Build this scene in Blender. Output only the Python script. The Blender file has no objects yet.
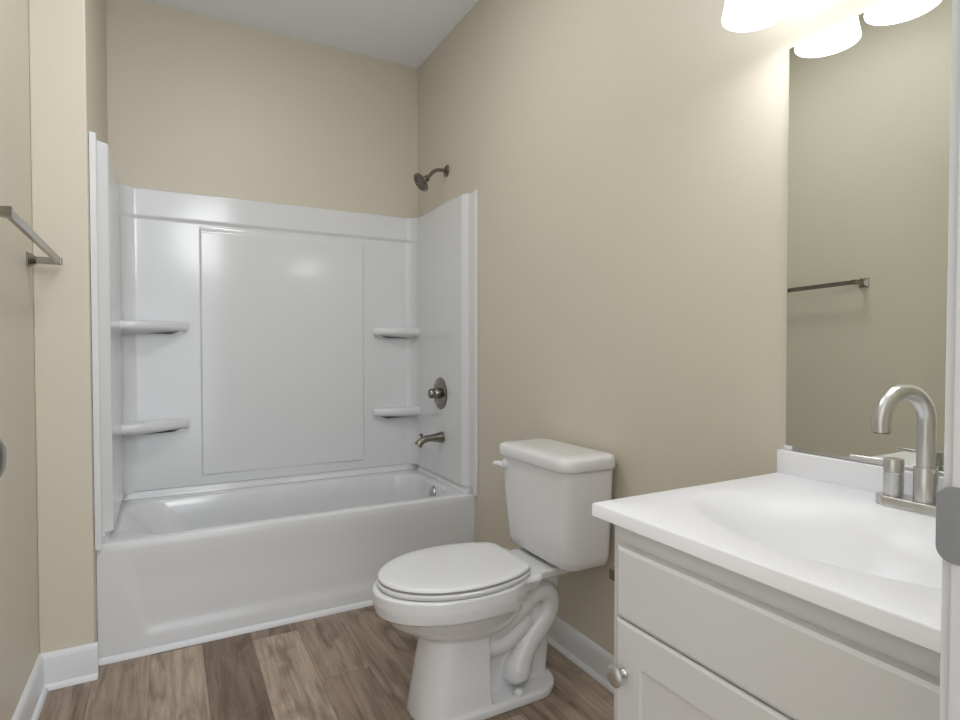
import bpy, bmesh, math, random
from mathutils import Vector, Matrix
PI = math.pi
sc = bpy.context.scene
col = sc.collection

# ------------------------------------------------------------------ camera
cam_d = bpy.data.cameras.new('camera')
cam_d.sensor_width = 36.0
cam_d.lens = 573.6 / 960 * 36.0
cam_d.clip_start = 0.02
cam = bpy.data.objects.new('camera', cam_d)
col.objects.link(cam)
cam.location = (-1.297, -2.4402, 1.1358)
cam.rotation_euler = (PI / 2 - 0.0222, 0.0, -0.4974)
sc.camera = cam

# ------------------------------------------------------------------ world, lights, exposure
world = bpy.data.worlds.new('world')
sc.world = world
world.use_nodes = True
world.node_tree.nodes['Background'].inputs[0].default_value = (0.91, 0.955, 1.02, 1)
world.node_tree.nodes['Background'].inputs[1].default_value = 2.4


def area_light(name, loc, target, size, power, color=(1, 1, 1)):
    d = bpy.data.lights.new(name, 'AREA')
    d.shape = 'DISK'
    d.size = size
    d.energy = power
    d.color = color
    o = bpy.data.objects.new(name, d)
    col.objects.link(o)
    o.location = loc
    o.rotation_euler = (Vector(target) - Vector(loc)).to_track_quat('-Z', 'Y').to_euler()
    return o


# unseen fill light added in the hall to brighten the room through the doorway
area_light('hall_fill', (-0.80, -3.2, 2.3), (-1.3, -0.5, 0.8), 0.9, 18, (0.96, 0.98, 1.0))
# added fill light just below the ceiling, out of view, without a fixture
area_light('ceiling_fill', (-0.95, -0.75, 2.74), (-0.95, -0.75, 0.0), 0.4, 9.5, (0.96, 0.98, 1.0))

sc.view_settings.view_transform = 'Standard'
sc.view_settings.look = 'None'
sc.view_settings.gamma = 1.0
sc.view_settings.use_curve_mapping = False
sc.view_settings.exposure = 0.08
SHADE_EMIT = 3.2
BULB_W = 0.30

# ------------------------------------------------------------------ materials


def srgb(r, g, b):
    f = lambda c: (c / 255 / 12.92) if c / 255 <= 0.04045 else ((c / 255 + 0.055) / 1.055) ** 2.4
    return (f(r), f(g), f(b), 1)


def mat(name, color, rough=0.5, metal=0.0, bump=0.0, bump_scale=200.0, vary=0.0, vary_scale=3.0, coat=0.0, aniso_stretch=None, spec=0.5):
    m = bpy.data.materials.new(name)
    m.use_nodes = True
    nt = m.node_tree
    b = nt.nodes['Principled BSDF']
    b.inputs['Base Color'].default_value = color
    b.inputs['Roughness'].default_value = rough
    b.inputs['Metallic'].default_value = metal
    b.inputs['Coat Weight'].default_value = coat
    b.inputs['Coat Roughness'].default_value = 0.05
    b.inputs['Specular IOR Level'].default_value = spec
    tc = nt.nodes.new('ShaderNodeTexCoord')
    vec = tc.outputs['Object']
    if aniso_stretch:
        mp = nt.nodes.new('ShaderNodeMapping')
        mp.inputs['Scale'].default_value = aniso_stretch
        nt.links.new(vec, mp.inputs['Vector'])
        vec = mp.outputs['Vector']
    if vary:
        n = nt.nodes.new('ShaderNodeTexNoise')
        n.inputs['Scale'].default_value = vary_scale
        n.inputs['Detail'].default_value = 3
        nt.links.new(vec, n.inputs['Vector'])
        mx = nt.nodes.new('ShaderNodeMix')
        mx.data_type = 'RGBA'
        mx.inputs[6].default_value = tuple(c * (1 - vary) for c in color[:3]) + (1,)
        mx.inputs[7].default_value = tuple(min(1, c * (1 + vary)) for c in color[:3]) + (1,)
        nt.links.new(n.outputs['Fac'], mx.inputs[0])
        nt.links.new(mx.outputs[2], b.inputs['Base Color'])
    if bump:
        n2 = nt.nodes.new('ShaderNodeTexNoise')
        n2.inputs['Scale'].default_value = bump_scale
        n2.inputs['Detail'].default_value = 2
        nt.links.new(vec, n2.inputs['Vector'])
        bp = nt.nodes.new('ShaderNodeBump')
        bp.inputs['Strength'].default_value = bump
        bp.inputs['Distance'].default_value = 0.002
        nt.links.new(n2.outputs['Fac'], bp.inputs['Height'])
        nt.links.new(bp.outputs['Normal'], b.inputs['Normal'])
    return m


M = {}
M['wall'] = mat('beige_wall_paint', srgb(210, 202, 185), 0.42, bump=0.12, bump_scale=60, vary=0.012, vary_scale=2.0, spec=0.35)
M['ceiling'] = mat('white_ceiling_paint', srgb(244, 247, 253), 0.9, bump=0.1, bump_scale=120)
M['trim'] = mat('white_trim_paint', srgb(222, 223, 225), 0.35, vary=0.01)
M['acrylic'] = mat('white_glossy_acrylic', srgb(222, 223, 224), 0.13, bump=0.05, bump_scale=7, vary=0.008)
M['porcelain'] = mat('white_porcelain', srgb(226, 226, 227), 0.08, vary=0.006, coat=0.4)
M['seat'] = mat('white_seat_plastic', srgb(226, 226, 227), 0.16, vary=0.006)
M['marble'] = mat('white_cultured_marble', srgb(240, 240, 243), 0.34, vary=0.006, coat=0.0)
M['cabinet'] = mat('light_grey_white_cabinet_paint', srgb(212, 212, 211), 0.38, vary=0.012, vary_scale=4)
M['cabinet_inside'] = mat('dark_cabinet_board', srgb(120, 116, 110), 0.8, vary=0.02)  # plain darker board tone
M['nickel'] = mat('brushed_nickel', srgb(206, 205, 203), 0.3, 1.0, bump=0.06, bump_scale=500, vary=0.05, vary_scale=40, aniso_stretch=(1, 1, 0.08))
M['dark_nickel'] = mat('dark_brushed_nickel', srgb(138, 132, 122), 0.2, 1.0, vary=0.06, vary_scale=30)
M['steel'] = mat('satin_steel_plate', srgb(148, 148, 148), 0.36, 1.0, vary=0.08, vary_scale=60)
M['chrome'] = mat('polished_chrome', srgb(190, 190, 190), 0.1, 1.0, vary=0.02)
M['nozzle'] = mat('dark_spray_nozzles', srgb(45, 42, 38), 0.5)
M['jamb'] = mat('shaded_white_trim_paint', srgb(200, 200, 202), 0.4, vary=0.01)  # white trim paint darkened, the door frame's shade put into its colour
M['caulk'] = mat('grey_joint', srgb(150, 150, 150), 0.6)  # even grey of the tank gasket
M['door'] = mat('white_door_paint', srgb(225, 225, 224), 0.4, vary=0.01)
M['hall_floor'] = M['trim']

# mirror glass
m = bpy.data.materials.new('mirror_silvering')
m.use_nodes = True
nt = m.node_tree
b = nt.nodes['Principled BSDF']
b.inputs['Base Color'].default_value = srgb(226, 229, 222)
b.inputs['Metallic'].default_value = 1
b.inputs['Roughness'].default_value = 0.01
tc = nt.nodes.new('ShaderNodeTexCoord')
n = nt.nodes.new('ShaderNodeTexNoise')
n.inputs['Scale'].default_value = 5.0
n.inputs['Detail'].default_value = 6
n.inputs['Distortion'].default_value = 1.2
nt.links.new(tc.outputs['Object'], n.inputs['Vector'])
r = nt.nodes.new('ShaderNodeMapRange')
r.inputs[1].default_value = 0.55
r.inputs[2].default_value = 0.8
r.inputs[3].default_value = 0.0
r.inputs[4].default_value = 0.05
nt.links.new(n.outputs['Fac'], r.inputs[0])
nt.links.new(r.outputs[0], b.inputs['Roughness'])
M['mirror'] = m

# frosted glass shade that gives off light
m = bpy.data.materials.new('lit_frosted_glass')
m.use_nodes = True
nt = m.node_tree
b = nt.nodes['Principled BSDF']
b.inputs['Base Color'].default_value = (0.9, 0.92, 0.95, 1)
b.inputs['Roughness'].default_value = 0.35
tc = nt.nodes.new('ShaderNodeTexCoord')
n = nt.nodes.new('ShaderNodeTexNoise')
n.inputs['Scale'].default_value = 6
nt.links.new(tc.outputs['Object'], n.inputs['Vector'])
rp = nt.nodes.new('ShaderNodeValToRGB')
rp.color_ramp.elements[0].color = (0.90, 0.94, 1.0, 1)
rp.color_ramp.elements[1].color = (0.96, 0.98, 1.0, 1)
nt.links.new(n.outputs['Fac'], rp.inputs[0])
nt.links.new(rp.outputs[0], b.inputs['Emission Color'])
b.inputs['Emission Strength'].default_value = SHADE_EMIT
M['shade'] = m
m = m.copy()
m.name = 'lit_bulb_glass'
m.node_tree.nodes['Principled BSDF'].inputs['Emission Strength'].default_value = SHADE_EMIT * 2
M['bulb'] = m

# vinyl plank floor, boards along Y
m = bpy.data.materials.new('brown_vinyl_plank')
m.use_nodes = True
nt = m.node_tree
N = nt.nodes
L = nt.links
b = N['Principled BSDF']


def math_node(op, a, bb=None):
    nd = N.new('ShaderNodeMath')
    nd.operation = op
    for i, v in enumerate((a, bb)):
        if v is None:
            continue
        if isinstance(v, (int, float)):
            nd.inputs[i].default_value = v
        else:
            L.new(v, nd.inputs[i])
    return nd.outputs[0]


tc = N.new('ShaderNodeTexCoord')
sx = N.new('ShaderNodeSeparateXYZ')
L.new(tc.outputs['Object'], sx.inputs[0])
PW, PL = 0.171, 1.05
xs = math_node('DIVIDE', math_node('ADD', sx.outputs[0], 5.128), PW)
row = math_node('FLOOR', xs)
wn = N.new('ShaderNodeTexWhiteNoise')
wn.noise_dimensions = '1D'
L.new(row, wn.inputs['W'])
ys = math_node('ADD', math_node('DIVIDE', math_node('ADD', sx.outputs[1], 7.0), PL), wn.outputs['Value'])
colm = math_node('FLOOR', ys)
cv = N.new('ShaderNodeCombineXYZ')
L.new(row, cv.inputs[0])
L.new(colm, cv.inputs[1])
wn2 = N.new('ShaderNodeTexWhiteNoise')
wn2.noise_dimensions = '3D'
L.new(cv.outputs[0], wn2.inputs['Vector'])
ramp = N.new('ShaderNodeValToRGB')
cr = ramp.color_ramp
cr.elements[0].position = 0.0
cr.elements[0].color = srgb(128, 108, 91)
cr.elements[1].position = 1.0
cr.elements[1].color = srgb(186, 168, 149)
e = cr.elements.new(0.4)
e.color = srgb(144, 125, 107)
e = cr.elements.new(0.7)
e.color = srgb(160, 141, 123)
L.new(wn2.outputs['Value'], ramp.inputs[0])
# grain coordinates, shifted per board
gx = N.new('ShaderNodeCombineXYZ')
L.new(math_node('MULTIPLY', sx.outputs[0], 46.0), gx.inputs[0])
L.new(math_node('MULTIPLY', sx.outputs[1], 3.2), gx.inputs[1])
L.new(math_node('MULTIPLY', wn2.outputs['Value'], 90.0), gx.inputs[2])
gn = N.new('ShaderNodeTexNoise')
gn.inputs['Scale'].default_value = 1.0
gn.inputs['Detail'].default_value = 5
gn.inputs['Roughness'].default_value = 0.62
gn.inputs['Distortion'].default_value = 0.7
L.new(gx.outputs[0], gn.inputs['Vector'])
gr = N.new('ShaderNodeValToRGB')
gr.color_ramp.elements[0].position = 0.3
gr.color_ramp.elements[0].color = (0.42, 0.39, 0.36, 1)
gr.color_ramp.elements[1].position = 0.62
gr.color_ramp.elements[1].color = (1.08, 1.07, 1.06, 1)
L.new(gn.outputs['Fac'], gr.inputs[0])
mx = N.new('ShaderNodeMix')
mx.data_type = 'RGBA'
mx.blend_type = 'MULTIPLY'
mx.inputs[0].default_value = 0.85
L.new(ramp.outputs[0], mx.inputs[6])
L.new(gr.outputs[0], mx.inputs[7])
# broad swirls and knots
kx = N.new('ShaderNodeCombineXYZ')
L.new(math_node('MULTIPLY', sx.outputs[0], 9.0), kx.inputs[0])
L.new(math_node('MULTIPLY', sx.outputs[1], 2.6), kx.inputs[1])
L.new(math_node('MULTIPLY', wn2.outputs['Value'], 55.0), kx.inputs[2])
kn = N.new('ShaderNodeTexNoise')
kn.inputs['Scale'].default_value = 1.0
kn.inputs['Detail'].default_value = 3
kn.inputs['Distortion'].default_value = 1.6
L.new(kx.outputs[0], kn.inputs['Vector'])
kr = N.new('ShaderNodeValToRGB')
kr.color_ramp.elements[0].position = 0.30
kr.color_ramp.elements[0].color = (0.55, 0.52, 0.5, 1)
kr.color_ramp.elements[1].position = 0.48
kr.color_ramp.elements[1].color = (1, 1, 1, 1)
L.new(kn.outputs['Fac'], kr.inputs[0])
mx2 = N.new('ShaderNodeMix')
mx2.data_type = 'RGBA'
mx2.blend_type = 'MULTIPLY'
mx2.inputs[0].default_value = 0.95
L.new(mx.outputs[2], mx2.inputs[6])
L.new(kr.outputs[0], mx2.inputs[7])
# board seams
fx = math_node('FRACT', xs)
fy = math_node('FRACT', ys)
seam = math_node('MINIMUM', math_node('MULTIPLY', math_node('MINIMUM', fx, math_node('SUBTRACT', 1.0, fx)), PW),
                 math_node('MULTIPLY', math_node('MINIMUM', fy, math_node('SUBTRACT', 1.0, fy)), PL))
sm = N.new('ShaderNodeMapRange')
sm.inputs[1].default_value = 0.0004
sm.inputs[2].default_value = 0.0018
sm.inputs[3].default_value = 0.55
sm.inputs[4].default_value = 1.0
L.new(seam, sm.inputs[0])
mx3 = N.new('ShaderNodeMix')
mx3.data_type = 'RGBA'
mx3.blend_type = 'MULTIPLY'
mx3.inputs[0].default_value = 1.0
L.new(mx2.outputs[2], mx3.inputs[6])
L.new(sm.outputs[0], mx3.inputs[7])
L.new(mx3.outputs[2], b.inputs['Base Color'])
b.inputs['Roughness'].default_value = 0.42
bp = N.new('ShaderNodeBump')
bp.inputs['Strength'].default_value = 0.12
bp.inputs['Distance'].default_value = 0.002
L.new(gn.outputs['Fac'], bp.inputs['Height'])
L.new(bp.outputs['Normal'], b.inputs['Normal'])
M['floor'] = m

# ------------------------------------------------------------------ mesh helpers (all in world or local coordinates of the parent chain)


def obj(name, bm, material, parent=None, smooth=True, angle=38, local=False):
    """link a bmesh as ONE mesh object; world coordinates are moved into the parent's frame unless local"""
    bmesh.ops.recalc_face_normals(bm, faces=bm.faces)
    if parent is not None and not local:
        off = Vector((0, 0, 0))
        p = parent
        while p is not None:
            off += p.location
            p = p.parent
        bmesh.ops.translate(bm, verts=bm.verts, vec=-off)
    me = bpy.data.meshes.new(name)
    bm.to_mesh(me)
    bm.free()
    me.materials.append(M[material] if isinstance(material, str) else material)
    if smooth:
        for p in me.polygons:
            p.use_smooth = True
        me.set_sharp_from_angle(angle=math.radians(angle))
    o = bpy.data.objects.new(name, me)
    col.objects.link(o)
    if parent is not None:
        o.parent = parent
    return o


def thing(name, label, cat, loc=(0, 0, 0), rz=0.0, group=None):
    o = bpy.data.objects.new(name, None)
    col.objects.link(o)
    o.location = loc
    o.rotation_euler = (0, 0, rz)
    o.empty_display_size = 0.05
    return tag(o, label, cat, group)


def tag(o, label, cat, group=None):
    o['label'] = label
    o['category'] = cat
    if group:
        o['group'] = group
    return o


def struct(name, bm, material, smooth=False):
    o = obj(name, bm, material, smooth=smooth)
    o['kind'] = 'structure'
    return o


def box(bm, lo, hi, bevel=0.0, seg=2, mtx=None):
    lo = Vector(lo)
    hi = Vector(hi)
    r = bmesh.ops.create_cube(bm, size=1.0)
    vs = r['verts']
    c = (lo + hi) / 2
    s = hi - lo
    for v in vs:
        v.co = Vector((v.co.x * s.x, v.co.y * s.y, v.co.z * s.z)) + c
    if bevel > 0:
        es = list({e for v in vs for e in v.link_edges})
        rr = bmesh.ops.bevel(bm, geom=es, offset=bevel, segments=seg, profile=0.5, affect='EDGES')
        vs = list({v for f in rr['faces'] for v in f.verts} | {v for v in vs if v.is_valid})
    if mtx is not None:
        bmesh.ops.transform(bm, matrix=mtx, verts=[v for v in vs if v.is_valid])
    return vs


def loft(bm, rings, close=True, cap0=True, cap1=True):
    vr = [[bm.verts.new(p) for p in r] for r in rings]
    n = len(rings[0])
    for a, bb in zip(vr[:-1], vr[1:]):
        for i in range(n if close else n - 1):
            j = (i + 1) % n
            bm.faces.new((a[i], a[j], bb[j], bb[i]))
    if cap0:
        bm.faces.new(list(reversed(vr[0])))
    if cap1:
        bm.faces.new(vr[-1])
    return vr


def frame(d):
    d = Vector(d).normalized()
    up = Vector((0, 0, 1)) if abs(d.z) < 0.95 else Vector((0, 1, 0))
    x = up.cross(d).normalized()
    return x, d.cross(x).normalized()


def lathe(bm, origin, axis, prof, n=32, sx=1.0, sy=1.0):
    """prof: list of (radius, distance along axis)"""
    o = Vector(origin)
    d = Vector(axis).normalized()
    x, y = frame(d)
    rings = []
    for r, h in prof:
        rr = max(r, 1e-5)
        rings.append([o + d * h + x * (rr * sx * math.cos(2 * PI * i / n)) + y * (rr * sy * math.sin(2 * PI * i / n)) for i in range(n)])
    return loft(bm, rings)


def spline(pts, n=8):
    """Catmull-Rom through points (any dimension as Vectors)"""
    P = [Vector(p) for p in pts]
    P = [P[0] * 2 - P[1]] + P + [P[-1] * 2 - P[-2]]
    out = []
    for k in range(1, len(P) - 2):
        p0, p1, p2, p3 = P[k - 1:k + 3]
        for i in range(n):
            t = i / n
            out.append(0.5 * ((2 * p1) + (p2 - p0) * t + (2 * p0 - 5 * p1 + 4 * p2 - p3) * t * t + (3 * p1 - p0 - 3 * p2 + p3) * t ** 3))
    out.append(P[-2])
    return out


def tube(bm, path, radius, n=20, cap=True):
    """path: list of Vectors; radius: number or list"""
    rings = []
    d0 = (path[1] - path[0]).normalized()
    x, y = frame(d0)
    for k, p in enumerate(path):
        if k == 0:
            d = path[1] - path[0]
        elif k == len(path) - 1:
            d = path[-1] - path[-2]
        else:
            d = path[k + 1] - path[k - 1]
        d.normalize()
        x = (x - d * x.dot(d)).normalized()
        y = d.cross(x)
        r = radius[k] if isinstance(radius, (list, tuple)) else radius
        rings.append([p + x * (r * math.cos(2 * PI * i / n)) + y * (r * math.sin(2 * PI * i / n)) for i in range(n)])
    return loft(bm, rings, cap0=cap, cap1=cap)


def relief(bm, us, vs, fn, base=None):
    """grid surface fn(u,v)->point; when base(u,v) is given the rim is closed back to it"""
    g = [[bm.verts.new(fn(u, v)) for v in vs] for u in us]
    for i in range(len(us) - 1):
        for j in range(len(vs) - 1):
            bm.faces.new((g[i][j], g[i + 1][j], g[i + 1][j + 1], g[i][j + 1]))
    if base:
        rim = [(i, 0) for i in range(len(us))] + [(len(us) - 1, j) for j in range(1, len(vs))] + \
              [(i, len(vs) - 1) for i in range(len(us) - 2, -1, -1)] + [(0, j) for j in range(len(vs) - 2, 0, -1)]
        bv = [bm.verts.new(base(us[i], vs[j])) for i, j in rim]
        fv = [g[i][j] for i, j in rim]
        n = len(rim)
        for k in range(n):
            bm.faces.new((fv[k], fv[(k + 1) % n], bv[(k + 1) % n], bv[k]))
        bm.faces.new(bv)


def smoothstep(a, bb, x):
    if a == bb:
        return 0.0 if x < a else 1.0
    t = max(0.0, min(1.0, (x - a) / (bb - a)))
    return t * t * (3 - 2 * t)


def lin(a, bb, n):
    return [a + (bb - a) * i / (n - 1) for i in range(n)]


def merge_grid(*parts):
    s = sorted(set(round(x, 5) for p in parts for x in p))
    return s


def rrect(cx, cy, hx, hy, r, z, n=6):
    """rounded rectangle ring, counter-clockwise"""
    r = min(r, hx - 1e-4, hy - 1e-4)
    out = []
    for qx, qy, a0 in ((1, 1, 0), (-1, 1, PI / 2), (-1, -1, PI), (1, -1, 3 * PI / 2)):
        for i in range(n + 1):
            a = a0 + PI / 2 * i / n
            out.append(Vector((cx + qx * (hx - r) + r * math.cos(a), cy + qy * (hy - r) + r * math.sin(a), z)))
    return out


def prism(bm, pts, axis, a, bb):
    """extrude a 2-D outline; axis 'x': pts are (y,z); 'y': (x,z); 'z': (x,y)"""
    mk = {'x': lambda p, t: (t, p[0], p[1]), 'y': lambda p, t: (p[0], t, p[1]), 'z': lambda p, t: (p[0], p[1], t)}[axis]
    loft(bm, [[Vector(mk(p, a)) for p in pts], [Vector(mk(p, bb)) for p in pts]])


def B():
    return bmesh.new()


# ------------------------------------------------------------------ the room
XL = -1.685          # left wall
XA = -1.532         # alcove's left wall
YB = 0.714          # alcove's back wall
YS = -0.088         # face of the wall return beside the tub
YN = -2.235         # near wall with the doorway
H = 2.764           # ceiling

bm = B(); box(bm, (-2.2, -3.7, -0.05), (0.1, 0.85, 0.0)); struct('floor', bm, 'floor')
bm = B(); box(bm, (-1.85, -2.37, H), (0.1, 0.85, H + 0.06)); struct('ceiling', bm, 'ceiling')
bm = B(); box(bm, (0.0, -2.355, 0), (0.1, 0.85, H)); struct('wall_right', bm, 'wall')
bm = B(); box(bm, (XL - 0.1, YB, 0), (0.0, YB + 0.1, H)); struct('wall_back', bm, 'wall')
bm = B(); box(bm, (XL - 0.12, -3.3, 0), (XL, YB, H)); struct('wall_left', bm, 'wall')  # runs on unseen past the doorway, added to screen the jamb from world light
bm = B(); box(bm, (XL, YS, 0), (XA, YB, H), 0.004, 2); struct('wall_alcove', bm, 'wall')
JX0, JX1 = -1.556, -0.785
bm = B()
box(bm, (JX1 + 0.018, YN - 0.115, 0), (0.0, YN, H))
struct('wall_near', bm, 'wall')


def base_profile(h=0.105, t=0.014):
    # (distance from wall, height): board with eased top and a quarter-round shoe
    pts = [(0, 0), (t + 0.013, 0)]
    for i in range(5):
        a = PI / 2 * i / 4
        pts.append((t + 0.013 * math.cos(a), 0.017 * math.sin(a)))
    pts += [(t, h - 0.02), (t * 0.75, h - 0.008), (t * 0.4, h - 0.002), (0, h)]
    return pts


def base_run(name, p0, p1, inward, h=0.105):
    """baseboard from p0 to p1 (2-D) with its face towards `inward`"""
    bm = B()
    pr = base_profile(h)
    loft(bm, [[Vector((p[0] + inward[0] * d, p[1] + inward[1] * d, z)) for d, z in pr] for p in (p0, p1)])
    return struct(name, bm, 'trim', smooth=True)


base_run('baseboard_right', (0, 0.0), (0, -1.62), (-1, 0))
base_run('baseboard_left', (XL, YS), (XL, YN), (1, 0), 0.118)
bm = B()
pr = base_profile(0.118)
loft(bm, [[Vector((x + (d if False else 0), YS - d, z)) for d, z in pr] for x in (XL, XA - 0.002)])
# short return of the board at the tub's corner
loft(bm, [[Vector((XA - 0.002 + dd * 1.0, YS - d, z)) for d, z in pr] for dd in (0, 0.012)])
struct('baseboard_alcove', bm, 'trim', smooth=True)
# quarter-round along the tub's foot
bm = B()
q = [(0, 0), (-0.016, 0)] + [(-0.016 * math.cos(PI / 2 * i / 4), 0.02 * math.sin(PI / 2 * i / 4)) for i in range(1, 5)]
prism(bm, [(-0.001 + y, z) for y, z in q], 'x', -1.530, -0.002)
struct('trim_1', bm, 'trim', smooth=True)

# door frame: jambs, head, casing on the bathroom side
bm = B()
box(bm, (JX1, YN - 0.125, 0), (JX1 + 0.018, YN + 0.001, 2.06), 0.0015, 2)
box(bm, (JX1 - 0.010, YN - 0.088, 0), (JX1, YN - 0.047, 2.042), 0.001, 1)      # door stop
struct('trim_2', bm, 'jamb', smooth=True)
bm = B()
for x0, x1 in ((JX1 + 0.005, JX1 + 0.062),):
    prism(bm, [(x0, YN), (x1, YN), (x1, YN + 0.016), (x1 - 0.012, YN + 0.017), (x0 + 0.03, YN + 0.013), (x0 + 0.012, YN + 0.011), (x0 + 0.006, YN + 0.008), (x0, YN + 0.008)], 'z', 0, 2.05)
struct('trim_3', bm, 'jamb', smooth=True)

# open door against the left, only its knob reaches the picture
bm = B()
dw = 0.764
DX0, DX1 = -1.578, -1.543
box(bm, (DX0, YN + 0.004, 0.012), (DX1, YN + 0.004 + dw, 2.035), 0.002, 2)
door = obj('door_1', bm, 'door')
door['kind'] = 'structure'
KY, KZ = -1.533, 0.998
bm = B()
lathe(bm, (DX1, KY, KZ), (1, 0, 0), [(0.033, 0), (0.033, 0.004), (0.029, 0.009), (0.014, 0.013), (0.012, 0.03), (0.018, 0.036), (0.025, 0.045), (0.027, 0.053), (0.025, 0.060), (0.017, 0.064), (0.0, 0.065)], 40)
obj('door_knob', bm, 'dark_nickel', door)

# strike plate with a curled lip on the right-hand jamb
sp_z = 1.0035
bm = B()
hh = 0.0285
rc = 0.011
outl = []
y_out, y_in = YN + 0.010, YN - 0.030
for (cy_, cz_, a0) in ((y_out - rc, sp_z + hh - rc, 0), (y_in + rc, sp_z + hh - rc, PI / 2), (y_in + rc, sp_z - hh + rc, PI), (y_out - rc, sp_z - hh + rc, 3 * PI / 2)):
    for i in range(7):
        a = a0 + PI / 2 * i / 6
        outl.append((cy_ + rc * math.cos(a), cz_ + rc * math.sin(a)))


def lipx(y):
    # the lip curls a little towards the room's inside past the jamb's edge
    return -0.0016 + (0.18 * max(0.0, y - YN - 0.001) ** 1.0)


rings = []
for off in (0.0, 0.0016):
    rings.append([Vector((JX1 - 0.0002 - off + lipx(y) * 0.4 + 0.0006, y, z)) for y, z in outl])
loft(bm, rings)
sp = obj('strike_plate', bm, 'steel')
tag(sp, 'satin steel strike plate with rounded lip on the white door jamb', 'strike plate')

# ------------------------------------------------------------------ bathtub
TX0, TX1 = -1.531, -0.001
T = 0.425
tub = thing('bathtub', 'white alcove bathtub with a plain apron below the shower surround', 'bathtub', (-0.762, 0.35, 0))
bm = B()
NT = 24


def sq_ring(x0, x1, y0, y1, r, z, n=10):
    return rrect((x0 + x1) / 2, (y0 + y1) / 2, (x1 - x0) / 2, (y1 - y0) / 2, r, z, n)


YT = 0.690
rings = [
    sq_ring(TX0, TX1, 0.004, YT + 0.02, 0.004, T - 0.012),
    sq_ring(TX0, TX1, 0.006, YT + 0.02, 0.004, T - 0.003),
    sq_ring(TX0 + .004, TX1 - .004, 0.012, YT + 0.018, 0.004, T),
    sq_ring(TX0 + 0.055, TX1 - 0.066, 0.055, YT - 0.075, 0.14, T + 0.001),
    sq_ring(TX0 + 0.066, TX1 - 0.075, 0.064, YT - 0.084, 0.14, T - 0.003),
    sq_ring(TX0 + 0.075, TX1 - 0.081, 0.071, YT - 0.090, 0.14, T - 0.013),
    sq_ring(TX0 + 0.140, TX1 - 0.088, 0.088, YT - 0.098, 0.14, T - 0.08),
    sq_ring(TX0 + 0.205, TX1 - 0.098, 0.098, YT - 0.108, 0.14, T - 0.17),
    sq_ring(TX0 + 0.275, TX1 - 0.112, 0.110, YT - 0.120, 0.14, T - 0.26),
    sq_ring(TX0 + 0.330, TX1 - 0.150, 0.130, YT - 0.140, 0.13, T - 0.315),
    sq_ring(TX0 + 0.40, TX1 - 0.20, 0.18, YT - 0.19, 0.11, T - 0.335),
    sq_ring(TX0 + 0.60, TX1 - 0.40, 0.30, YT - 0.30, 0.05, T - 0.337),
]
loft(bm, rings, cap0=False, cap1=True)
basin = obj('basin', bm, 'acrylic', tub, angle=60)
# raised tiling flange the surround sits on: three sides
bm = B()
zf = 0.456
prof = [(0.0, T - 0.01), (0.034, T - 0.01), (0.034, T + 0.004), (0.028, T + 0.012), (0.025, T + 0.02), (0.024, zf), (0.0, zf)]
loft(bm, [[Vector((TX0 + d, y, z)) for d, z in prof] for y in (0.012, YT - 0.04)])
loft(bm, [[Vector((TX1 - d, y, z)) for d, z in prof] for y in (0.012, YT - 0.04)])
loft(bm, [[Vector((x, YT + 0.02 - d, z)) for d, z in prof] for x in (TX0, TX1)])
obj('rim_flange', bm, 'acrylic', tub, angle=50)
# apron with a shallow recessed field
bm = B()


def apron_y(x, z):
    # field edges: left and right slant inwards towards the floor, bottom near the floor
    xl = TX0 + 0.055 + 0.09 * (1 - z / T)
    xr = TX1 - 0.055 - 0.09 * (1 - z / T)
    k = smoothstep(xl, xl + 0.045, x) * (1 - smoothstep(TX1 - 0.25, TX1 - 0.02, x)) * smoothstep(0.05, 0.112, z) * (1 - smoothstep(0.24, 0.40, z))
    lip = 0.004 * (1 - smoothstep(T - 0.012, T - 0.006, z))
    return 0.002 + 0.009 * k + (0.003 if z > T - 0.008 else 0.0)


xs_ = merge_grid(lin(TX0, TX0 + 0.2, 50), lin(TX0 + 0.2, TX1 - 0.2, 20), lin(TX1 - 0.2, TX1, 50))
zs_ = merge_grid([0.0, 0.02, 0.05], lin(0.06, 0.10, 14), lin(0.10, T - 0.006, 24))
relief(bm, xs_, zs_, lambda u, v: Vector((u, apron_y(u, v), v)), lambda u, v: Vector((u, 0.05, v)))
obj('apron', bm, 'acrylic', tub, angle=60)
# overflow plate on the drain end
bm = B()
ox, oy, oz = TX1 - 0.0865, 0.305, 0.374
ax = Vector((-1, 0, 0.12))
lathe(bm, (ox, oy, oz), ax, [(0.036, -0.008), (0.036, 0.004), (0.033, 0.009), (0.020, 0.012), (0.006, 0.0125), (0.0, 0.0125)], 36)
ofp = obj('overflow_plate', bm, 'chrome', tub)
ofp['label'] = 'round chrome overflow plate'
bm = B()
lathe(bm, Vector((ox, oy, oz)) + ax.normalized() * 0.012, ax, [(0.006, 0), (0.006, 0.003), (0.004, 0.005), (0, 0.005)], 16)
obj('screw', bm, 'chrome', ofp)
bm = B()
lathe(bm, (TX1 - 0.27, 0.345, T - 0.337), (0, 0, 1), [(0.036, 0), (0.036, 0.002), (0.03, 0.004), (0.012, 0.003), (0.010, 0.012), (0.016, 0.015), (0.0, 0.017)], 32)
obj('drain', bm, 'chrome', tub)

# ------------------------------------------------------------------ shower surround
sur = thing('shower_surround', 'glossy white three-sided moulded shower surround with corner shelves above the tub', 'shower surround', (-0.766, 0.62, zf))
S0, S1 = zf + 0.0015, 1.880
XSL, XSR = XA + 0.048, -0.036           # main faces of the side panels
YSF = 0.690                             # main face of the back panel
RC = 0.062
PLX0, PLX1 = -1.154, -0.341             # raised centre field
PLZ0, PLZ1 = 0.507, 1.70


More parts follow.
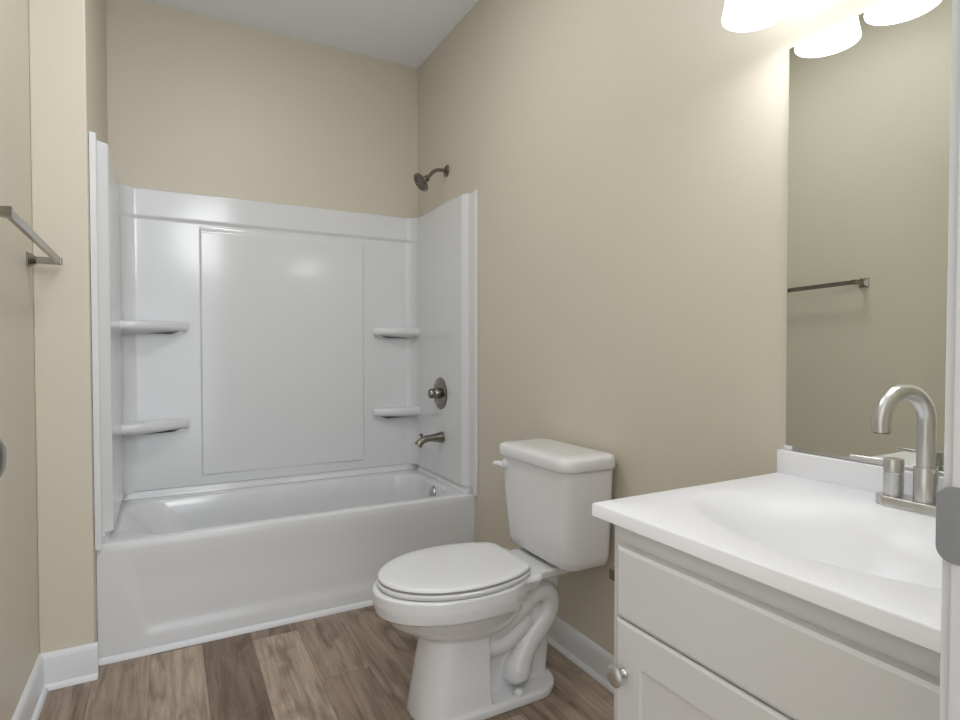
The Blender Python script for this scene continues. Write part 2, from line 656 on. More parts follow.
def back_pt(u, v):
    """u runs along the plan path: left arc, back, right arc"""
    arc = RC * PI / 2
    Lb = (XSR - RC) - (XSL + RC)
    if u < arc:
        a = u / RC
        return Vector((XSL + RC - RC * math.cos(a), YSF - RC + RC * math.sin(a), v))
    if u > arc + Lb:
        a = (u - arc - Lb) / RC
        return Vector((XSR - RC + RC * math.sin(a), YSF - RC + RC * math.cos(a), v))
    x = XSL + RC + (u - arc)
    return Vector((x, YSF, v))


def back_fn(u, v):
    p = back_pt(u, v)
    # top band stands forward, then a sloped shelf-like break down to the field
    band = smoothstep(1.735, 1.757, v)
    wav = 0.0012 * math.sin(p.x * 7.1 + v * 3.3) + 0.0008 * math.sin(v * 9 + p.x * 4)
    f = smoothstep(PLX0 - 0.006, PLX0 + 0.004, p.x) * (1 - smoothstep(PLX1 - 0.004, PLX1 + 0.006, p.x)) * smoothstep(PLZ0 - 0.006, PLZ0 + 0.004, v) * (1 - smoothstep(PLZ1 - 0.006, PLZ1 + 0.03, v))
    bow = math.cos(PI * max(-0.5, min(0.5, (p.x - (PLX0 + PLX1) / 2) / (PLX1 - PLX0))))
    d = 0.010 * band + (0.009 - 0.005 * bow) * f * (1 - band)
    arc = RC * PI / 2
    Lb = (XSR - RC) - (XSL + RC)
    # displace along inward normal
    if u < arc:
        a = u / RC
        d *= math.sin(a)
        nrm = Vector((math.cos(a), -math.sin(a), 0))
    elif u > arc + Lb:
        a = (u - arc - Lb) / RC
        d *= math.cos(a)
        nrm = Vector((-math.sin(a), -math.cos(a), 0))
    else:
        nrm = Vector((0, -1, 0))
    return p + nrm * d + Vector((0, wav * f, 0))


ARC = RC * PI / 2
LB = (XSR - RC) - (XSL + RC)
u0 = ARC + PLX0 - (XSL + RC)
u1 = ARC + PLX1 - (XSL + RC)
us = merge_grid(lin(0, ARC, 12), lin(ARC, ARC + LB, 40), lin(u0 - 0.008, u0 + 0.006, 8), lin(u1 - 0.006, u1 + 0.008, 8), lin(ARC + LB, 2 * ARC + LB, 12))
vs = merge_grid(lin(S0, S1 - 0.008, 40), lin(PLZ0 - 0.008, PLZ0 + 0.006, 8), lin(PLZ1 - 0.008, PLZ1 + 0.032, 12), lin(1.733, 1.759, 10))
bm = B()


def back_full(u, v):
    p = back_fn(u, v)
    return p


def back_base(u, v):
    p = back_pt(u, v)
    return Vector((max(XA + 0.0015, min(-0.0015, XA + (p.x - XSL) * (0 - XA) / (XSR - XSL))), YB - 0.002, v))


vs2 = vs + [S1 - 0.003, S1]
gfn = lambda u, v: back_fn(u, min(v, S1)) + (Vector((0, 0.003, 0)) if v >= S1 - 1e-6 else Vector((0, 0, 0)))
relief(bm, us, vs2, gfn, back_base)
obj('back_panel', bm, 'acrylic', sur, angle=50)


def side_panel(sign, xwall, xmain, name, label):
    """front bead, thin flange, step, main face; u = y"""
    xfl = xwall + (xmain - xwall) * 0.28

    def xx(y, z):
        k = max(0.0, min(1.0, (y - 0.040) / 0.030))
        band = 0.0
        x = xfl + (xmain - xfl) * k + (xmain - xwall) / abs(xmain - xwall) * 0.010 * band
        # bead along the front edge
        bd = math.exp(-((y - YF - 0.006) / 0.008) ** 2)
        x += (xmain - xwall) / abs(xmain - xwall) * 0.008 * bd
        return x

    ys_ = merge_grid(lin(YF, YF + 0.032, 14), [-0.003, 0.003, 0.02], lin(0.036, 0.074, 12), lin(0.074, 0.21, 14), lin(0.21, YSF - RC, 12))
    zs_ = merge_grid(lin(S0, S1 - 0.02, 30), lin(1.733, 1.759, 10), [S1 - 0.008, S1 - 0.003])

    def fn(y, z):
        zz = z if z > S0 + 1e-4 else z - 0.034 * (1 - smoothstep(-0.003, 0.003, y))
        return Vector((xx(y, z), y, zz))

    bm = B()
    relief(bm, ys_, zs_ + [S1], lambda y, z: fn(y, z) + (Vector(((xwall - xmain) * 0.08, 0, 0)) if z >= S1 - 1e-6 else Vector()), lambda y, z: Vector((xwall, y, fn(y, z).z)))
    return obj(name, bm, 'acrylic', sur, angle=50)


YF = -0.045
side_panel(1, XA + 0.0015, XSL, 'side_panel', None)
YF = -0.034
side_panel(-1, -0.0015, XSR, 'side_panel', None)


def shelf(xc, sx, ztop, lx, ly):
    """corner shelf: xc = side face x, sx = +1 runs towards +x; lx along the back, ly along the side"""
    bm = B()
    d1, d2 = 0.082, 0.07

    def outline(k):
        # k = inset
        pts = [(-0.008, -0.008)]
        pts.append((lx - k - 0.02, -0.008))
        for i in range(6):
            a = -PI / 2 + PI * 0.5 * i / 5 + PI / 2
            pts.append((lx - k - 0.028 + 0.028 * math.sin(PI / 2 * (i + 1) / 6), d1 * 0.30 + 0.0 + (d1 * 0.5 - k) * (1 - math.cos(PI / 2 * (i + 1) / 6)) * 0.0))
        # front edge: gentle concave sweep from the back arm to the side arm
        for i in range(15):
            t = i / 14
            x = (lx - 0.03 - k) * (1 - t) ** 1.6 + (d2 - k) * (1 - (1 - t) ** 1.6) if False else (lx - 0.028 - k) + (d2 * 0.5 - k - (lx - 0.028 - k)) * t
            a = t * PI / 2
            x = (lx - 0.02 - k) * math.cos(a) ** 0.9 if math.cos(a) > 1e-4 else 0.0
            y = d1 * 0.45 - k + (ly - k - d1 * 0.45 + k) * math.sin(a) ** 2.2
            pts.append((x, y))
        pts.append((-0.008, ly - k))
        return pts

    def mk(k, z):
        return [Vector((xc + sx * x, YSF - y, z)) for x, y in outline(k)]

    h = 0.042
    rings = [mk(0.05, ztop - h - 0.016), mk(0.025, ztop - h - 0.006), mk(0.008, ztop - h), mk(0.002, ztop - h + 0.006), mk(0.0, ztop - h + 0.013), mk(0.0, ztop - 0.012), mk(0.003, ztop - 0.004), mk(0.010, ztop)]
    loft(bm, rings)
    return obj('shelf', bm, 'acrylic', sur, angle=60)


for zt in (1.258, 0.790):
    shelf(XSL, 1, zt, 0.276, 0.13)
for zt in (1.247, 0.792):
    shelf(XSR, -1, zt, 0.255, 0.085)

# ------------------------------------------------------------------ shower fittings on the right wall
FY = 0.312
sh = thing('overhead_shower', 'nickel shower head on a bent arm high above the tub', 'shower head', (0, FY, 2.062))
bm = B()
lathe(bm, (-0.0005, FY, 2.062), (-1, 0, 0), [(0.031, 0), (0.031, 0.003), (0.027, 0.008), (0.018, 0.012), (0.012, 0.013)], 32)
obj('escutcheon', bm, 'dark_nickel', sh)
bm = B()
path = spline([(-0.008, FY, 2.062), (-0.045, FY, 2.061), (-0.072, FY, 2.052), (-0.095, FY, 2.030), (-0.112, FY, 2.008)], 8)
tube(bm, path, 0.0095, 20)
obj('arm', bm, 'dark_nickel', sh)
hd = Vector((-0.80, 0.02, -0.60)).normalized()
ho = Vector((-0.108, FY, 2.013))
bm = B()
lathe(bm, ho, hd, [(0.012, 0), (0.016, 0.003), (0.017, 0.012), (0.014, 0.016), (0.016, 0.020), (0.022, 0.026), (0.030, 0.034), (0.044, 0.040), (0.050, 0.045), (0.051, 0.054), (0.047, 0.058), (0.044, 0.058)], 40)
head = obj('spray_head', bm, 'dark_nickel', sh)
bm = B()
lathe(bm, ho + hd * 0.0582, hd, [(0.043, -0.003), (0.043, 0.0), (0.036, 0.002), (0.0, 0.003)], 40)
sf = obj('spray_face', bm, 'dark_nickel', head)
bm = B()
hx_, hy_ = frame(hd)
for rr_, n_ in ((0.036, 18), (0.025, 12), (0.013, 6)):
    for i in range(n_):
        a = 2 * PI * i / n_
        lathe(bm, ho + hd * 0.0595 + hx_ * (rr_ * math.cos(a)) + hy_ * (rr_ * math.sin(a)), hd, [(0.0032, -0.001), (0.003, 0.003), (0.0, 0.0035)], 8)
nz = obj('nozzles', bm, 'nozzle', head)
nz['kind'] = 'stuff'
bm = B()
lathe(bm, ho + hd * 0.05 + hx_ * 0.048, hx_, [(0.004, 0), (0.004, 0.012), (0.0055, 0.016), (0, 0.019)], 12)
obj('spray_lever', bm, 'dark_nickel', head)

vx = XSR
VY = 0.318
va = thing('shower_valve', 'nickel shower valve with a round plate and cylindrical handle above the tub spout', 'valve', (vx, VY, 0.893))
bm = B()
lathe(bm, (vx + 0.0, VY, 0.893), (-1, 0, 0), [(0.084, 0.0005), (0.084, 0.003), (0.080, 0.007), (0.060, 0.010), (0.034, 0.013), (0.030, 0.013)], 48)
obj('escutcheon', bm, 'dark_nickel', va)
bm = B()
lathe(bm, (vx, VY, 0.893), (-1, 0, 0), [(0.030, 0.012), (0.029, 0.03), (0.025, 0.036), (0.024, 0.040), (0.026, 0.043), (0.026, 0.058), (0.022, 0.065), (0.012, 0.068), (0, 0.0685)], 36)
hnd = obj('handle', bm, 'dark_nickel', va)
bm = B()
path = [Vector((vx - 0.050, VY, 0.893)), Vector((vx - 0.052, VY - 0.027, 0.888)), Vector((vx - 0.054, VY - 0.048, 0.880))]
tube(bm, path, [0.009, 0.008, 0.007], 16)
obj('handle_lever', bm, 'dark_nickel', hnd)

spt = thing('tub_spout', 'nickel tub spout with a pull-up diverter just above the bathtub rim', 'spout', (XSR, 0.308, 0.665))
bm = B()
path = spline([(XSR - 0.0008, 0.293, 0.664), (XSR - 0.03, 0.293, 0.664), (XSR - 0.07, 0.293, 0.664), (XSR - 0.102, 0.293, 0.660), (XSR - 0.126, 0.293, 0.646), (XSR - 0.141, 0.293, 0.628)], 8)
n_ = len(path)
rad = [0.029 - 0.011 * smoothstep(0, 0.45, i / (n_ - 1)) + 0.004 * smoothstep(0.7, 1, i / (n_ - 1)) for i in range(n_)]
tube(bm, path, rad, 28)
obj('body', bm, 'dark_nickel', spt)
bm = B()
lathe(bm, (XSR - 0.118, 0.293, 0.66), (-0.15, 0, 1), [(0.005, 0), (0.005, 0.018), (0.009, 0.022), (0.010, 0.028), (0.006, 0.031), (0, 0.0315)], 20)
obj('diverter_knob', bm, 'dark_nickel', spt)

# ------------------------------------------------------------------ towel bar on the left wall
tb = thing('towel_bar', 'square nickel towel bar mounted slightly crooked on the beige left wall', 'towel bar', (XL, -0.5, 1.42))
yf, yn = -0.165, -0.835
zf_, zn_ = 1.412, 1.432
xb = -1.604
for y_, z_, sgn in ((yf, zf_, 1), (yn, zn_, -1)):
    bm = B()

    def sq(x, h):
        return [Vector((x, y_ + h * a, z_ + h * c)) for a, c in ((-1, -1), (1, -1), (1, 1), (-1, 1))]
    loft(bm, [sq(XL + 0.0005, 0.022), sq(XL + 0.005, 0.022), sq(XL + 0.008, 0.020), sq(XL + 0.020, 0.013), sq(XL + 0.024, 0.0105), sq(xb - 0.006, 0.0105), sq(xb + 0.004, 0.0115), sq(xb + 0.008, 0.0115), sq(xb + 0.009, 0.0105)])
    obj('post', bm, 'dark_nickel', tb, angle=25)
bm = B()
loft(bm, [[Vector((xb - 0.004, y, z - 0.0105)), Vector((xb + 0.006, y, z - 0.0105)), Vector((xb + 0.006, y, z + 0.0105)), Vector((xb - 0.004, y, z + 0.0105))] for y, z in ((yf + 0.004, zf_), (yn - 0.004, zn_))])
obj('bar', bm, 'dark_nickel', tb, angle=25)

# ------------------------------------------------------------------ mirror above the vanity
ang = -0.012
MZ0, MZ1 = 0.897, 1.836
MYL, MYR = -1.590, -2.205
mir = thing('wall_mirror', 'frameless rectangular mirror on the right wall above the vanity', 'mirror', (-0.003, MYL, MZ0))
mir.rotation_euler = (0, -0.005, ang)
bm = B()
w = MYL - MYR
box(bm, (-0.006, -w, 0.0), (0.0, 0.0, MZ1 - MZ0), 0.003, 1)
obj('glass', bm, 'mirror', mir, local=True, smooth=False)
for yy in (-0.008, -w + 0.02):
    bm = B()
    box(bm, (-0.009, yy - 0.012, -0.004), (0.001, yy + 0.008, 0.006), 0.001, 1)
    obj('clip', bm, 'trim', mir, local=True)
bm = B()
box(bm, (-0.0085, -w + 0.01, -0.004), (0.001, -0.02, 0.0035), 0.001, 1)
obj('bottom_channel', bm, 'nickel', mir, local=True)

# ------------------------------------------------------------------ vanity light above the mirror
vl = thing('vanity_light', 'lit vanity light with frosted white bell shades above the mirror', 'wall light', (0, -1.765, 2.03))
ys3 = (-1.600, -1.765, -1.930)
bm = B()
box(bm, (-0.028, -2.06, 1.985), (-0.0005, -1.47, 2.095), 0.006, 3)
obj('backplate', bm, 'nickel', vl)
RZ = 1.872
for y_ in ys3:
    bm = B()
    tube(bm, spline([(-0.026, y_, 2.045), (-0.075, y_, 2.052), (-0.125, y_, 2.062), (-0.145, y_, 2.052), (-0.145, y_, 2.035)], 6), 0.009, 14)
    lathe(bm, (-0.145, y_, 1.995), (0, 0, 1), [(0.030, 0), (0.030, 0.03), (0.022, 0.042), (0.010, 0.046), (0, 0.046)], 28)
    obj('arm', bm, 'nickel', vl)
    bm = B()
    prof = [(0.036, 2.008), (0.046, 1.985), (0.055, 1.955), (0.062, 1.92), (0.067, 1.89), (0.070, RZ + 0.003), (0.0695, RZ), (0.0665, RZ + 0.001),
            (0.063, 1.89), (0.058, 1.92), (0.051, 1.955), (0.042, 1.983), (0.030, 2.003)]
    nn = 40
    rings = [[Vector((-0.145 + r_ * math.cos(2 * PI * i / nn), y_ + r_ * math.sin(2 * PI * i / nn), z_)) for i in range(nn)] for r_, z_ in prof]
    loft(bm, rings, cap0=True, cap1=True)
    shd = obj('shade', bm, 'shade', vl)
    bm = B()
    lathe(bm, (-0.145, y_, 2.0), (0, 0, -1), [(0.013, 0), (0.014, 0.02), (0.022, 0.04), (0.029, 0.058), (0.030, 0.07), (0.026, 0.084), (0.014, 0.094), (0, 0.097)], 24)
    obj('bulb', bm, 'bulb', vl)
    ld = bpy.data.lights.new('bulb_light', 'AREA')
    ld.shape = 'DISK'
    ld.size = 0.11
    ld.energy = BULB_W
    ld.color = (0.96, 0.98, 1.0)
    lo = bpy.data.objects.new('bulb_light', ld)
    col.objects.link(lo)
    lo.location = (-0.145, y_, RZ + 0.004)
    lo.rotation_euler = (0, math.radians(8), 0)

# ------------------------------------------------------------------ vanity cabinet
VYL, VYR = -1.611, YN + 0.006
VXF = -0.556
vc = thing('vanity_cabinet', 'light grey-white vanity cabinet with false drawer front beside the toilet', 'cabinet', (-0.28, -1.92, 0))
ZC = 0.837
ZU = 0.812
bm = B()
box(bm, (VXF + 0.019, VYL - 0.016, 0.10), (-0.002, VYL, ZU - 0.0015))       # carcass
box(bm, (VXF + 0.019, VYR, 0.10), (-0.002, VYR + 0.016, ZU - 0.0015))
box(bm, (VXF + 0.019, VYR, 0.10), (-0.002, VYL, 0.116))
box(bm, (-0.014, VYR, 0.10), (-0.002, VYL, ZU - 0.0015))
box(bm, (VXF + 0.075, VYR + 0.01, 0.0), (-0.02, VYL - 0.005, 0.10), 0.001, 1)  # toe kick
obj('carcass', bm, 'cabinet', vc)
bm = B()
FZ = ((0.10, 0.14), (0.625, 0.66), (0.755, ZU - 0.0015))
box(bm, (VXF, VYL - 0.05, 0.10), (VXF + 0.019, VYL, ZU - 0.0015), 0.001, 1)
box(bm, (VXF, VYR, 0.10), (VXF + 0.019, VYR + 0.045, ZU - 0.0015), 0.001, 1)
for z0, z1 in FZ:
    box(bm, (VXF, VYR + 0.045, z0), (VXF + 0.019, VYL - 0.05, z1), 0.001, 1)
obj('face_frame', bm, 'cabinet', vc)


def chamfer_panel(bm, y0, y1, z0, z1, x_back, x_front, edge, ch):
    """panel facing -X with a wide sloped edge; edge = plain edge thickness, ch = chamfer width"""
    def ring(x, k):
        return [Vector((x, y0 + k, z0 + k)), Vector((x, y1 - k, z0 + k)), Vector((x, y1 - k, z1 - k)), Vector((x, y0 + k, z1 - k))]
    loft(bm, [ring(x_back, 0.0), ring(x_back - edge, 0.0), ring(x_front + 0.001, ch), ring(x_front, ch + 0.002)])


PY0, PY1 = VYR + 0.02, VYL - 0.030
XFF = VXF - 0.022
bm = B()
chamfer_panel(bm, PY0, PY1, 0.6435, 0.772, VXF - 0.0006, XFF, 0.018, 0.004)
obj('false_drawer_front', bm, 'cabinet', vc, angle=20)
# shaker door: frame with recessed panel
bm = B()
dz0, dz1 = 0.115, 0.639
st, rl = 0.060, 0.066


def dring(x, k, kz=None):
    kz = k if kz is None else kz
    return [Vector((x, PY0 + k, dz0 + kz)), Vector((x, PY1 - k, dz0 + kz)), Vector((x, PY1 - k, dz1 - kz)), Vector((x, PY0 + k, dz1 - kz))]


loft(bm, [dring(VXF - 0.0006, 0.0), dring(XFF + 0.004, 0.0), dring(XFF + 0.001, 0.003), dring(XFF, 0.005), dring(XFF, st, rl), dring(XFF + 0.001, st + 0.001, rl + 0.001), dring(XFF + 0.006, st + 0.0015, rl + 0.0015), dring(XFF + 0.006, st + 0.006, rl + 0.006)])
cd = obj('door', bm, 'cabinet', vc, angle=20)
bm = B()
kc = Vector((XFF, PY1 - 0.023, 0.547))
lathe(bm, kc, (-1, 0, 0), [(0.0095, 0.0), (0.0095, 0.002), (0.007, 0.004), (0.0055, 0.009), (0.006, 0.013), (0.0125, 0.017), (0.018, 0.021), (0.019, 0.025), (0.015, 0.029), (0.007, 0.031), (0, 0.0312)], 32)
kb = obj('knob', bm, 'nickel', cd)
kb['label'] = 'round nickel knob'

# ------------------------------------------------------------------ vanity top with moulded basin
CY = -1.908
vt = thing('countertop', 'white cultured marble vanity top with integrated oval basin and backsplash', 'countertop', (-0.29, CY, ZU))
bm = B()
X0, X1 = -0.583, -0.0015
Y1, Y0 = -1.578, YN + 0.004
NB = 96
bcx, bcy, bax, bay = -0.315, CY, 0.187, 0.274


def rect_pt(a, x0, x1, y0, y1, cx, cy):
    dx, dy = math.cos(a), math.sin(a)
    ts = []
    if dx > 1e-9: ts.append((x1 - cx) / dx)
    if dx < -1e-9: ts.append((x0 - cx) / dx)
    if dy > 1e-9: ts.append((y1 - cy) / dy)
    if dy < -1e-9: ts.append((y0 - cy) / dy)
    t = min(ts)
    return cx + dx * t, cy + dy * t


angs = [2 * PI * i / NB for i in range(NB)]
# make the corner directions exact
for cxn, cyn in ((X0, Y0), (X1, Y0), (X1, Y1), (X0, Y1)):
    a = math.atan2(cyn - bcy, cxn - bcx) % (2 * PI)
    k = min(range(NB), key=lambda i: abs(angs[i] - a))
    angs[k] = a


def rring(k, z):
    return [Vector((*rect_pt(a, X0 + k, X1 - k, Y0 + k, Y1 - k, bcx, bcy), z)) for a in angs]


def ering(s, z, shift=0.0):
    return [Vector((bcx + shift + bax * s * math.cos(a), bcy + bay * s * math.sin(a), z)) for a in angs]


ter = [rring(0.05, ZU), rring(0.0, ZU), rring(0.0, ZC - 0.003), rring(0.001, ZC - 0.001), rring(0.003, ZC)]
ter += [ering(1.05, ZC), ering(1.02, ZC - 0.0006), ering(0.99, ZC - 0.0022), ering(0.95, ZC - 0.0055), ering(0.90, ZC - 0.011), ering(0.84, ZC - 0.020), ering(0.76, ZC - 0.036), ering(0.66, ZC - 0.058),
        ering(0.53, ZC - 0.094), ering(0.36, ZC - 0.117), ering(0.16, ZC - 0.129), ering(0.08, ZC - 0.130)]
loft(bm, ter, cap0=False, cap1=True)
obj('slab', bm, 'marble', vt, angle=50)
bm = B()
box(bm, (-0.0225, Y0, ZC - 0.001), (-0.0015, Y1, 0.892), 0.0025, 3)
obj('backsplash', bm, 'marble', vt)
bm = B()
lathe(bm, (bcx, bcy, ZC - 0.1295), (0, 0, 1), [(0.026, 0), (0.026, 0.003), (0.022, 0.004), (0.017, 0.003), (0.016, 0.006), (0, 0.008)], 28)
obj('drain', bm, 'chrome', vt)

# ------------------------------------------------------------------ basin faucet
FX, FCY = -0.088, -1.914
fa = thing('basin_faucet', 'brushed nickel two-handle faucet with tall curved spout on the vanity top', 'faucet', (FX, FCY, ZC))
bm = B()
rings = [rrect(FX, FCY, 0.027, 0.080, 0.026, ZC + 0.0005, 8), rrect(FX, FCY, 0.027, 0.080, 0.026, ZC + 0.016, 8), rrect(FX, FCY, 0.0255, 0.0785, 0.025, ZC + 0.018, 8)]
loft(bm, rings)
obj('base_plate', bm, 'nickel', fa)
bm = B()
lathe(bm, (FX, FCY, ZC + 0.017), (0, 0, 1), [(0.0185, 0), (0.0185, 0.062), (0.0175, 0.0635), (0.015, 0.064)], 36)
pth = [Vector((FX, FCY, ZC + 0.075)), Vector((FX, FCY, ZC + 0.12)), Vector((FX, FCY, ZC + 0.165))]
Rg = 0.054
for i in range(1, 25):
    a = PI * 1.02 * i / 24
    pth.append(Vector((FX - Rg + Rg * math.cos(a), FCY, ZC + 0.165 + Rg * math.sin(a))))
pth.append(pth[-1] + Vector((0.0, 0, -0.012)))
# swing the spout towards the left handle
rot = Matrix.Rotation(math.radians(-12), 4, 'Z')
pth = [rot @ (p - Vector((FX, FCY, 0))) + Vector((FX, FCY, 0)) for p in pth]
tube(bm, pth, 0.0145, 28)
spo = obj('spout', bm, 'nickel', fa)
bm = B()
tipd = (pth[-1] - pth[-2]).normalized()
lathe(bm, pth[-1] - tipd * 0.002, tipd, [(0.0118, 0), (0.0118, 0.0045), (0.009, 0.005), (0, 0.004)], 24)
obj('aerator', bm, 'dark_nickel', spo)
for s in (1, -1):
    hy = FCY + s * 0.0525
    bm = B()
    lathe(bm, (FX, hy, ZC + 0.017), (0, 0, 1), [(0.0165, 0), (0.0165, 0.043), (0.0155, 0.044), (0.0155, 0.0455), (0.0165, 0.0465), (0.0165, 0.069), (0.0155, 0.0705), (0, 0.071)], 36)
    hd_ = obj('handle', bm, 'nickel', fa)
    bm = B()
    d_ = Vector((-0.10, 0.99 * s, 0.0)).normalized()
    st_ = Vector((FX, hy, ZC + 0.017 + 0.064)) + d_ * 0.010
    lathe(bm, st_, d_, [(0.0036, 0), (0.0036, 0.064), (0.003, 0.066), (0, 0.0665)], 14)
    obj('lever', bm, 'nickel', hd_)

# ------------------------------------------------------------------ toilet paper holder on the cabinet's side
tp = thing('toilet_paper_holder', 'empty square nickel toilet paper holder on the vanity cabinet side', 'toilet paper holder', (-0.419, VYL, 0.668))
for xx_ in (-0.489, -0.349):
    bm = B()

    def sqy(y, h, cx=xx_):
        return [Vector((cx + h * a, y, 0.668 + h * c)) for a, c in ((-1, -1), (1, -1), (1, 1), (-1, 1))]
    y0_ = VYL
    loft(bm, [sqy(y0_, 0.022), sqy(y0_ + 0.005, 0.022), sqy(y0_ + 0.018, 0.013), sqy(y0_ + 0.024, 0.011), sqy(y0_ + 0.078, 0.011), sqy(y0_ + 0.080, 0.010)])
    obj('post', bm, 'dark_nickel', tp, angle=25)
bm = B()
lathe(bm, (-0.478, VYL + 0.068, 0.668), (1, 0, 0), [(0.008, 0), (0.008, 0.118)], 18)
obj('roller', bm, 'dark_nickel', tp)

# ------------------------------------------------------------------ toilet: local x = away from the wall, y = towards the vanity
to = thing('toilet', 'white two-piece toilet with closed lid between tub and vanity', 'toilet', (0, -0.812, 0), PI)
bm = B()


def egg(z, ub, uf, hw, uc=None, n=56, sq_=1.0, nb=2.4, nf=2.0):
    """horizontal oval from ub (back) to uf (front)"""
    uc = uc if uc is not None else ub + (uf - ub) * 0.45
    out = []
    for i in range(n):
        a = 2 * PI * i / n
        c, s = math.cos(a), math.sin(a)
        e_ = nf if c > 0 else nb
        x = (uf - uc if c > 0 else uc - ub) * math.copysign(abs(c) ** (2 / e_), c)
        y = hw * math.copysign(abs(s) ** (2 / e_), s)
        out.append(Vector((uc + x, y, z)))
    return out


# bowl
loft(bm, [egg(0.412, 0.27, 0.765, 0.180), egg(0.408, 0.265, 0.770, 0.185), egg(0.375, 0.265, 0.770, 0.186), egg(0.343, 0.27, 0.762, 0.181), egg(0.338, 0.275, 0.752, 0.173), egg(0.325, 0.28, 0.738, 0.165), egg(0.30, 0.29, 0.715, 0.152), egg(0.275, 0.30, 0.68, 0.134), egg(0.25, 0.32, 0.63, 0.108), egg(0.225, 0.36, 0.57, 0.085), egg(0.20, 0.40, 0.54, 0.07)])
# pedestal front: rounded nose, flat flanks


def ped(z, uf, hw, ub=0.43):
    r = hw * 0.92
    pts = [Vector((ub, -hw, z)), Vector((ub + 0.03, -hw, z))]
    for i in range(25):
        a = -PI / 2 + PI * i / 24
        c_, s_ = math.cos(a), math.sin(a)
        pts.append(Vector((uf - 0.105 + 0.105 * abs(c_) ** 0.85, hw * math.copysign(abs(s_) ** 0.85, s_), z)))
    pts += [Vector((ub + 0.03, hw, z)), Vector((ub, hw, z))]
    return pts


loft(bm, [ped(0.30, 0.600, 0.098), ped(0.25, 0.612, 0.098), ped(0.15, 0.632, 0.103), ped(0.04, 0.650, 0.113), ped(0.0, 0.656, 0.118)])
# foot plate
loft(bm, [rrect(0.40, 0, 0.245, 0.122, 0.10, 0.0, 10), rrect(0.40, 0, 0.245, 0.122, 0.10, 0.024, 10), rrect(0.40, 0, 0.238, 0.115, 0.095, 0.031, 10)])
# rear core and deck under the tank
loft(bm, [rrect(0.31, 0, 0.145, 0.044, 0.04, 0.0), rrect(0.30, 0, 0.15, 0.044, 0.04, 0.2), rrect(0.25, 0, 0.14, 0.06, 0.04, 0.36), rrect(0.25, 0, 0.15, 0.075, 0.04, 0.40)])
loft(bm, [rrect(0.19, 0, 0.135, 0.085, 0.04, 0.372), rrect(0.19, 0, 0.155, 0.108, 0.03, 0.386), rrect(0.19, 0, 0.158, 0.113, 0.03, 0.407), rrect(0.19, 0, 0.155, 0.110, 0.03, 0.412)])
loft(bm, [rrect(0.33, 0, 0.08, 0.12, 0.04, 0.362), rrect(0.33, 0, 0.09, 0.14, 0.04, 0.40), rrect(0.33, 0, 0.085, 0.135, 0.04, 0.412)])
# trapway moulded on both flanks
for s in (1, -1):
    pts = [(0.47, 0.225, 0.050), (0.40, 0.235, 0.052), (0.32, 0.275, 0.054), (0.255, 0.318, 0.052), (0.205, 0.322, 0.052), (0.178, 0.285, 0.052), (0.195, 0.235, 0.052), (0.235, 0.195, 0.054), (0.275, 0.150, 0.056), (0.300, 0.105, 0.056), (0.309, 0.078, 0.056), (0.312, 0.050, 0.056)]
    path = spline([(u, v * s, z) for u, z, v in pts], 6)
    n_ = len(path)
    rads = [0.0385 + 0.011 * smoothstep(0.72, 0.86, i / (n_ - 1)) - 0.016 * smoothstep(0.93, 1.0, i / (n_ - 1)) for i in range(n_)]
    tube(bm, path, rads, 18)
    # lower ridge of the bowl outlet
    path = spline([(0.475, 0.055 * s, 0.215), (0.43, 0.060 * s, 0.195), (0.37, 0.052 * s, 0.185), (0.30, 0.045 * s, 0.215), (0.26, 0.040 * s, 0.24)], 6)
    tube(bm, path, 0.036, 16)
bmesh.ops.recalc_face_normals(bm, faces=bm.faces)
bowl = obj('bowl', bm, 'porcelain', to, local=True, angle=180)
rm = bowl.modifiers.new('fuse', 'REMESH')
rm.mode = 'VOXEL'
rm.voxel_size = 0.0040
rm.use_smooth_shade = True
smm = bowl.modifiers.new('glaze', 'SMOOTH')
smm.factor = 0.5
smm.iterations = 4
dg = bpy.context.evaluated_depsgraph_get()
me2 = bpy.data.meshes.new_from_object(bowl.evaluated_get(dg))
bowl.modifiers.clear()
bowl.data = me2
me2.name = 'bowl'
for p_ in me2.polygons:
    p_.use_smooth = True
for s in (1, -1):
    bm = B()
    lathe(bm, (0.328, 0.1035 * s, 0.0290), (0, 0, 1), [(0.0155, 0), (0.0155, 0.006), (0.0135, 0.014), (0.008, 0.019), (0, 0.020)], 24)
    obj('bolt_cap', bm, 'seat', to, local=True)


def seat_outline(k=0.0, n=44):
    """elongated seat outline inset by k; flat cut at the back"""
    uc, af, b_, ab, ub = 0.50, 0.254 - k, 0.184 - k, 0.276, 0.287 + k
    out = []
    for i in range(n + 1):
        a = -PI / 2 + PI * i / n
        out.append((uc + af * math.cos(a), b_ * math.sin(a)))
    m_ = 14
    r_ = 0.02
    for i in range(1, m_ + 1):
        u = uc - (uc - ub) * i / m_
        y = b_ * math.sqrt(max(0, 1 - ((uc - u) / ab) ** 2))
        if u < ub + r_:
            t = (ub + r_ - u) / r_
            y -= r_ * (1 - math.sqrt(max(0, 1 - t * t))) * 0.9
        out.append((u, y))
    back = [(u, -y) for u, y in reversed(out[n + 1:])]
    return out + back


def seat_ring(k, z):
    return [Vector((u, y, z)) for u, y in seat_outline(k)]


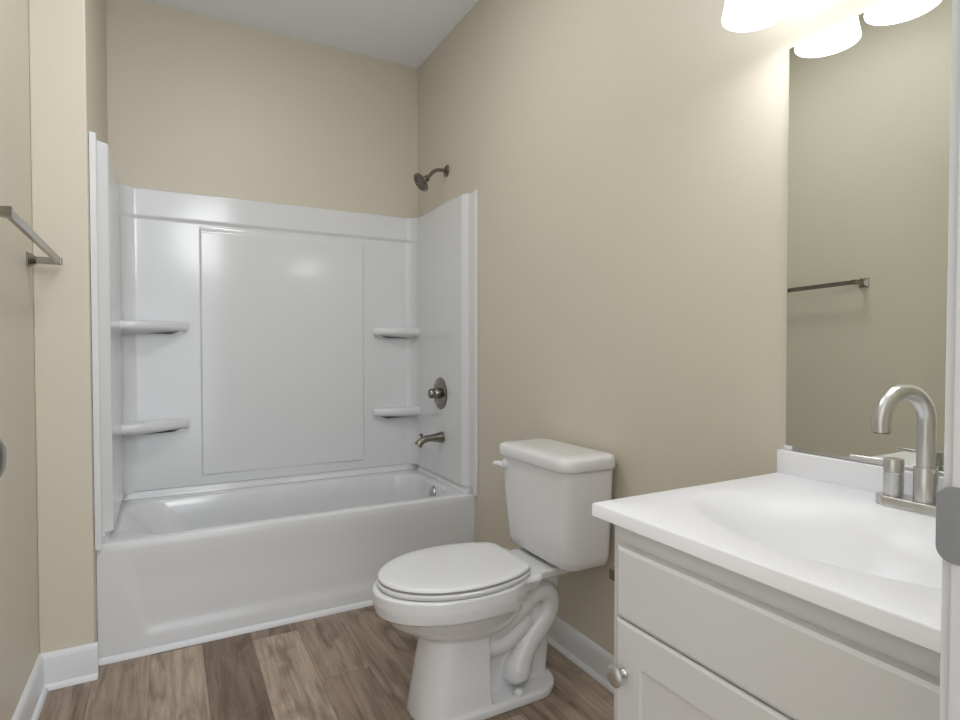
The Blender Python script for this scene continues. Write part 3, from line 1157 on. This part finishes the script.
bm = B()
loft(bm, [seat_ring(0.016, 0.4125), seat_ring(0.003, 0.4155), seat_ring(0.0, 0.420), seat_ring(0.0, 0.426), seat_ring(0.003, 0.4290), seat_ring(0.016, 0.4300)])
obj('seat', bm, 'seat', to, local=True)
bm = B()
loft(bm, [seat_ring(0.016, 0.4335), seat_ring(0.005, 0.4350), seat_ring(0.002, 0.438), seat_ring(0.0025, 0.4425), seat_ring(0.006, 0.4462), seat_ring(0.014, 0.4480), seat_ring(0.05, 0.4488), seat_ring(0.12, 0.449)])
obj('seat_lid', bm, 'seat', to, local=True)
for s in (1, -1):
    bm = B()
    box(bm, (0.266, s * 0.07 - 0.014, 0.4125), (0.292, s * 0.07 + 0.014, 0.434), 0.006, 3)
    obj('seat_hinge', bm, 'seat', to, local=True)
# tank
bm = B()


def tank_ring(z, d0, d1, hw, r):
    return rrect((d0 + d1) / 2, 0.015, (d1 - d0) / 2, hw, r, z, 8)


loft(bm, [tank_ring(0.424, 0.040, 0.195, 0.165, 0.035), tank_ring(0.4245, 0.034, 0.201, 0.176, 0.04), tank_ring(0.432, 0.026, 0.209, 0.187, 0.045), tank_ring(0.46, 0.024, 0.213, 0.192, 0.045), tank_ring(0.60, 0.022, 0.226, 0.199, 0.045), tank_ring(0.745, 0.020, 0.236, 0.204, 0.045)])
tk = obj('tank', bm, 'porcelain', to, local=True, angle=60)
bm = B()
lz = 0.7455
loft(bm, [tank_ring(lz, 0.022, 0.236, 0.203, 0.045), tank_ring(lz + 0.001, 0.016, 0.244, 0.210, 0.05), tank_ring(lz + 0.006, 0.014, 0.247, 0.213, 0.052), tank_ring(lz + 0.033, 0.014, 0.247, 0.213, 0.052), tank_ring(lz + 0.041, 0.018, 0.242, 0.208, 0.05), tank_ring(lz + 0.0455, 0.030, 0.228, 0.195, 0.045), tank_ring(lz + 0.047, 0.06, 0.19, 0.16, 0.03)])
obj('tank_lid', bm, 'porcelain', to, local=True, angle=60)
bm = B()
loft(bm, [rrect(0.11, 0, 0.06, 0.09, 0.04, 0.410), rrect(0.11, 0, 0.06, 0.09, 0.04, 0.428)])
obj('tank_gasket', bm, 'caulk', to, local=True)
bm = B()
lathe(bm, (0.230, -0.136, 0.717), (1, 0, 0), [(0.018, 0), (0.018, 0.008), (0.014, 0.013), (0.010, 0.014), (0.010, 0.020), (0, 0.021)], 24)
pth = spline([(0.249, -0.134, 0.717), (0.252, -0.150, 0.716), (0.253, -0.166, 0.714), (0.252, -0.182, 0.711)], 5)
tube(bm, pth, [0.008] + [0.0105] * (len(pth) - 3) + [0.0105, 0.007], 14)
lv = obj('flush_lever', bm, 'seat', to, local=True)
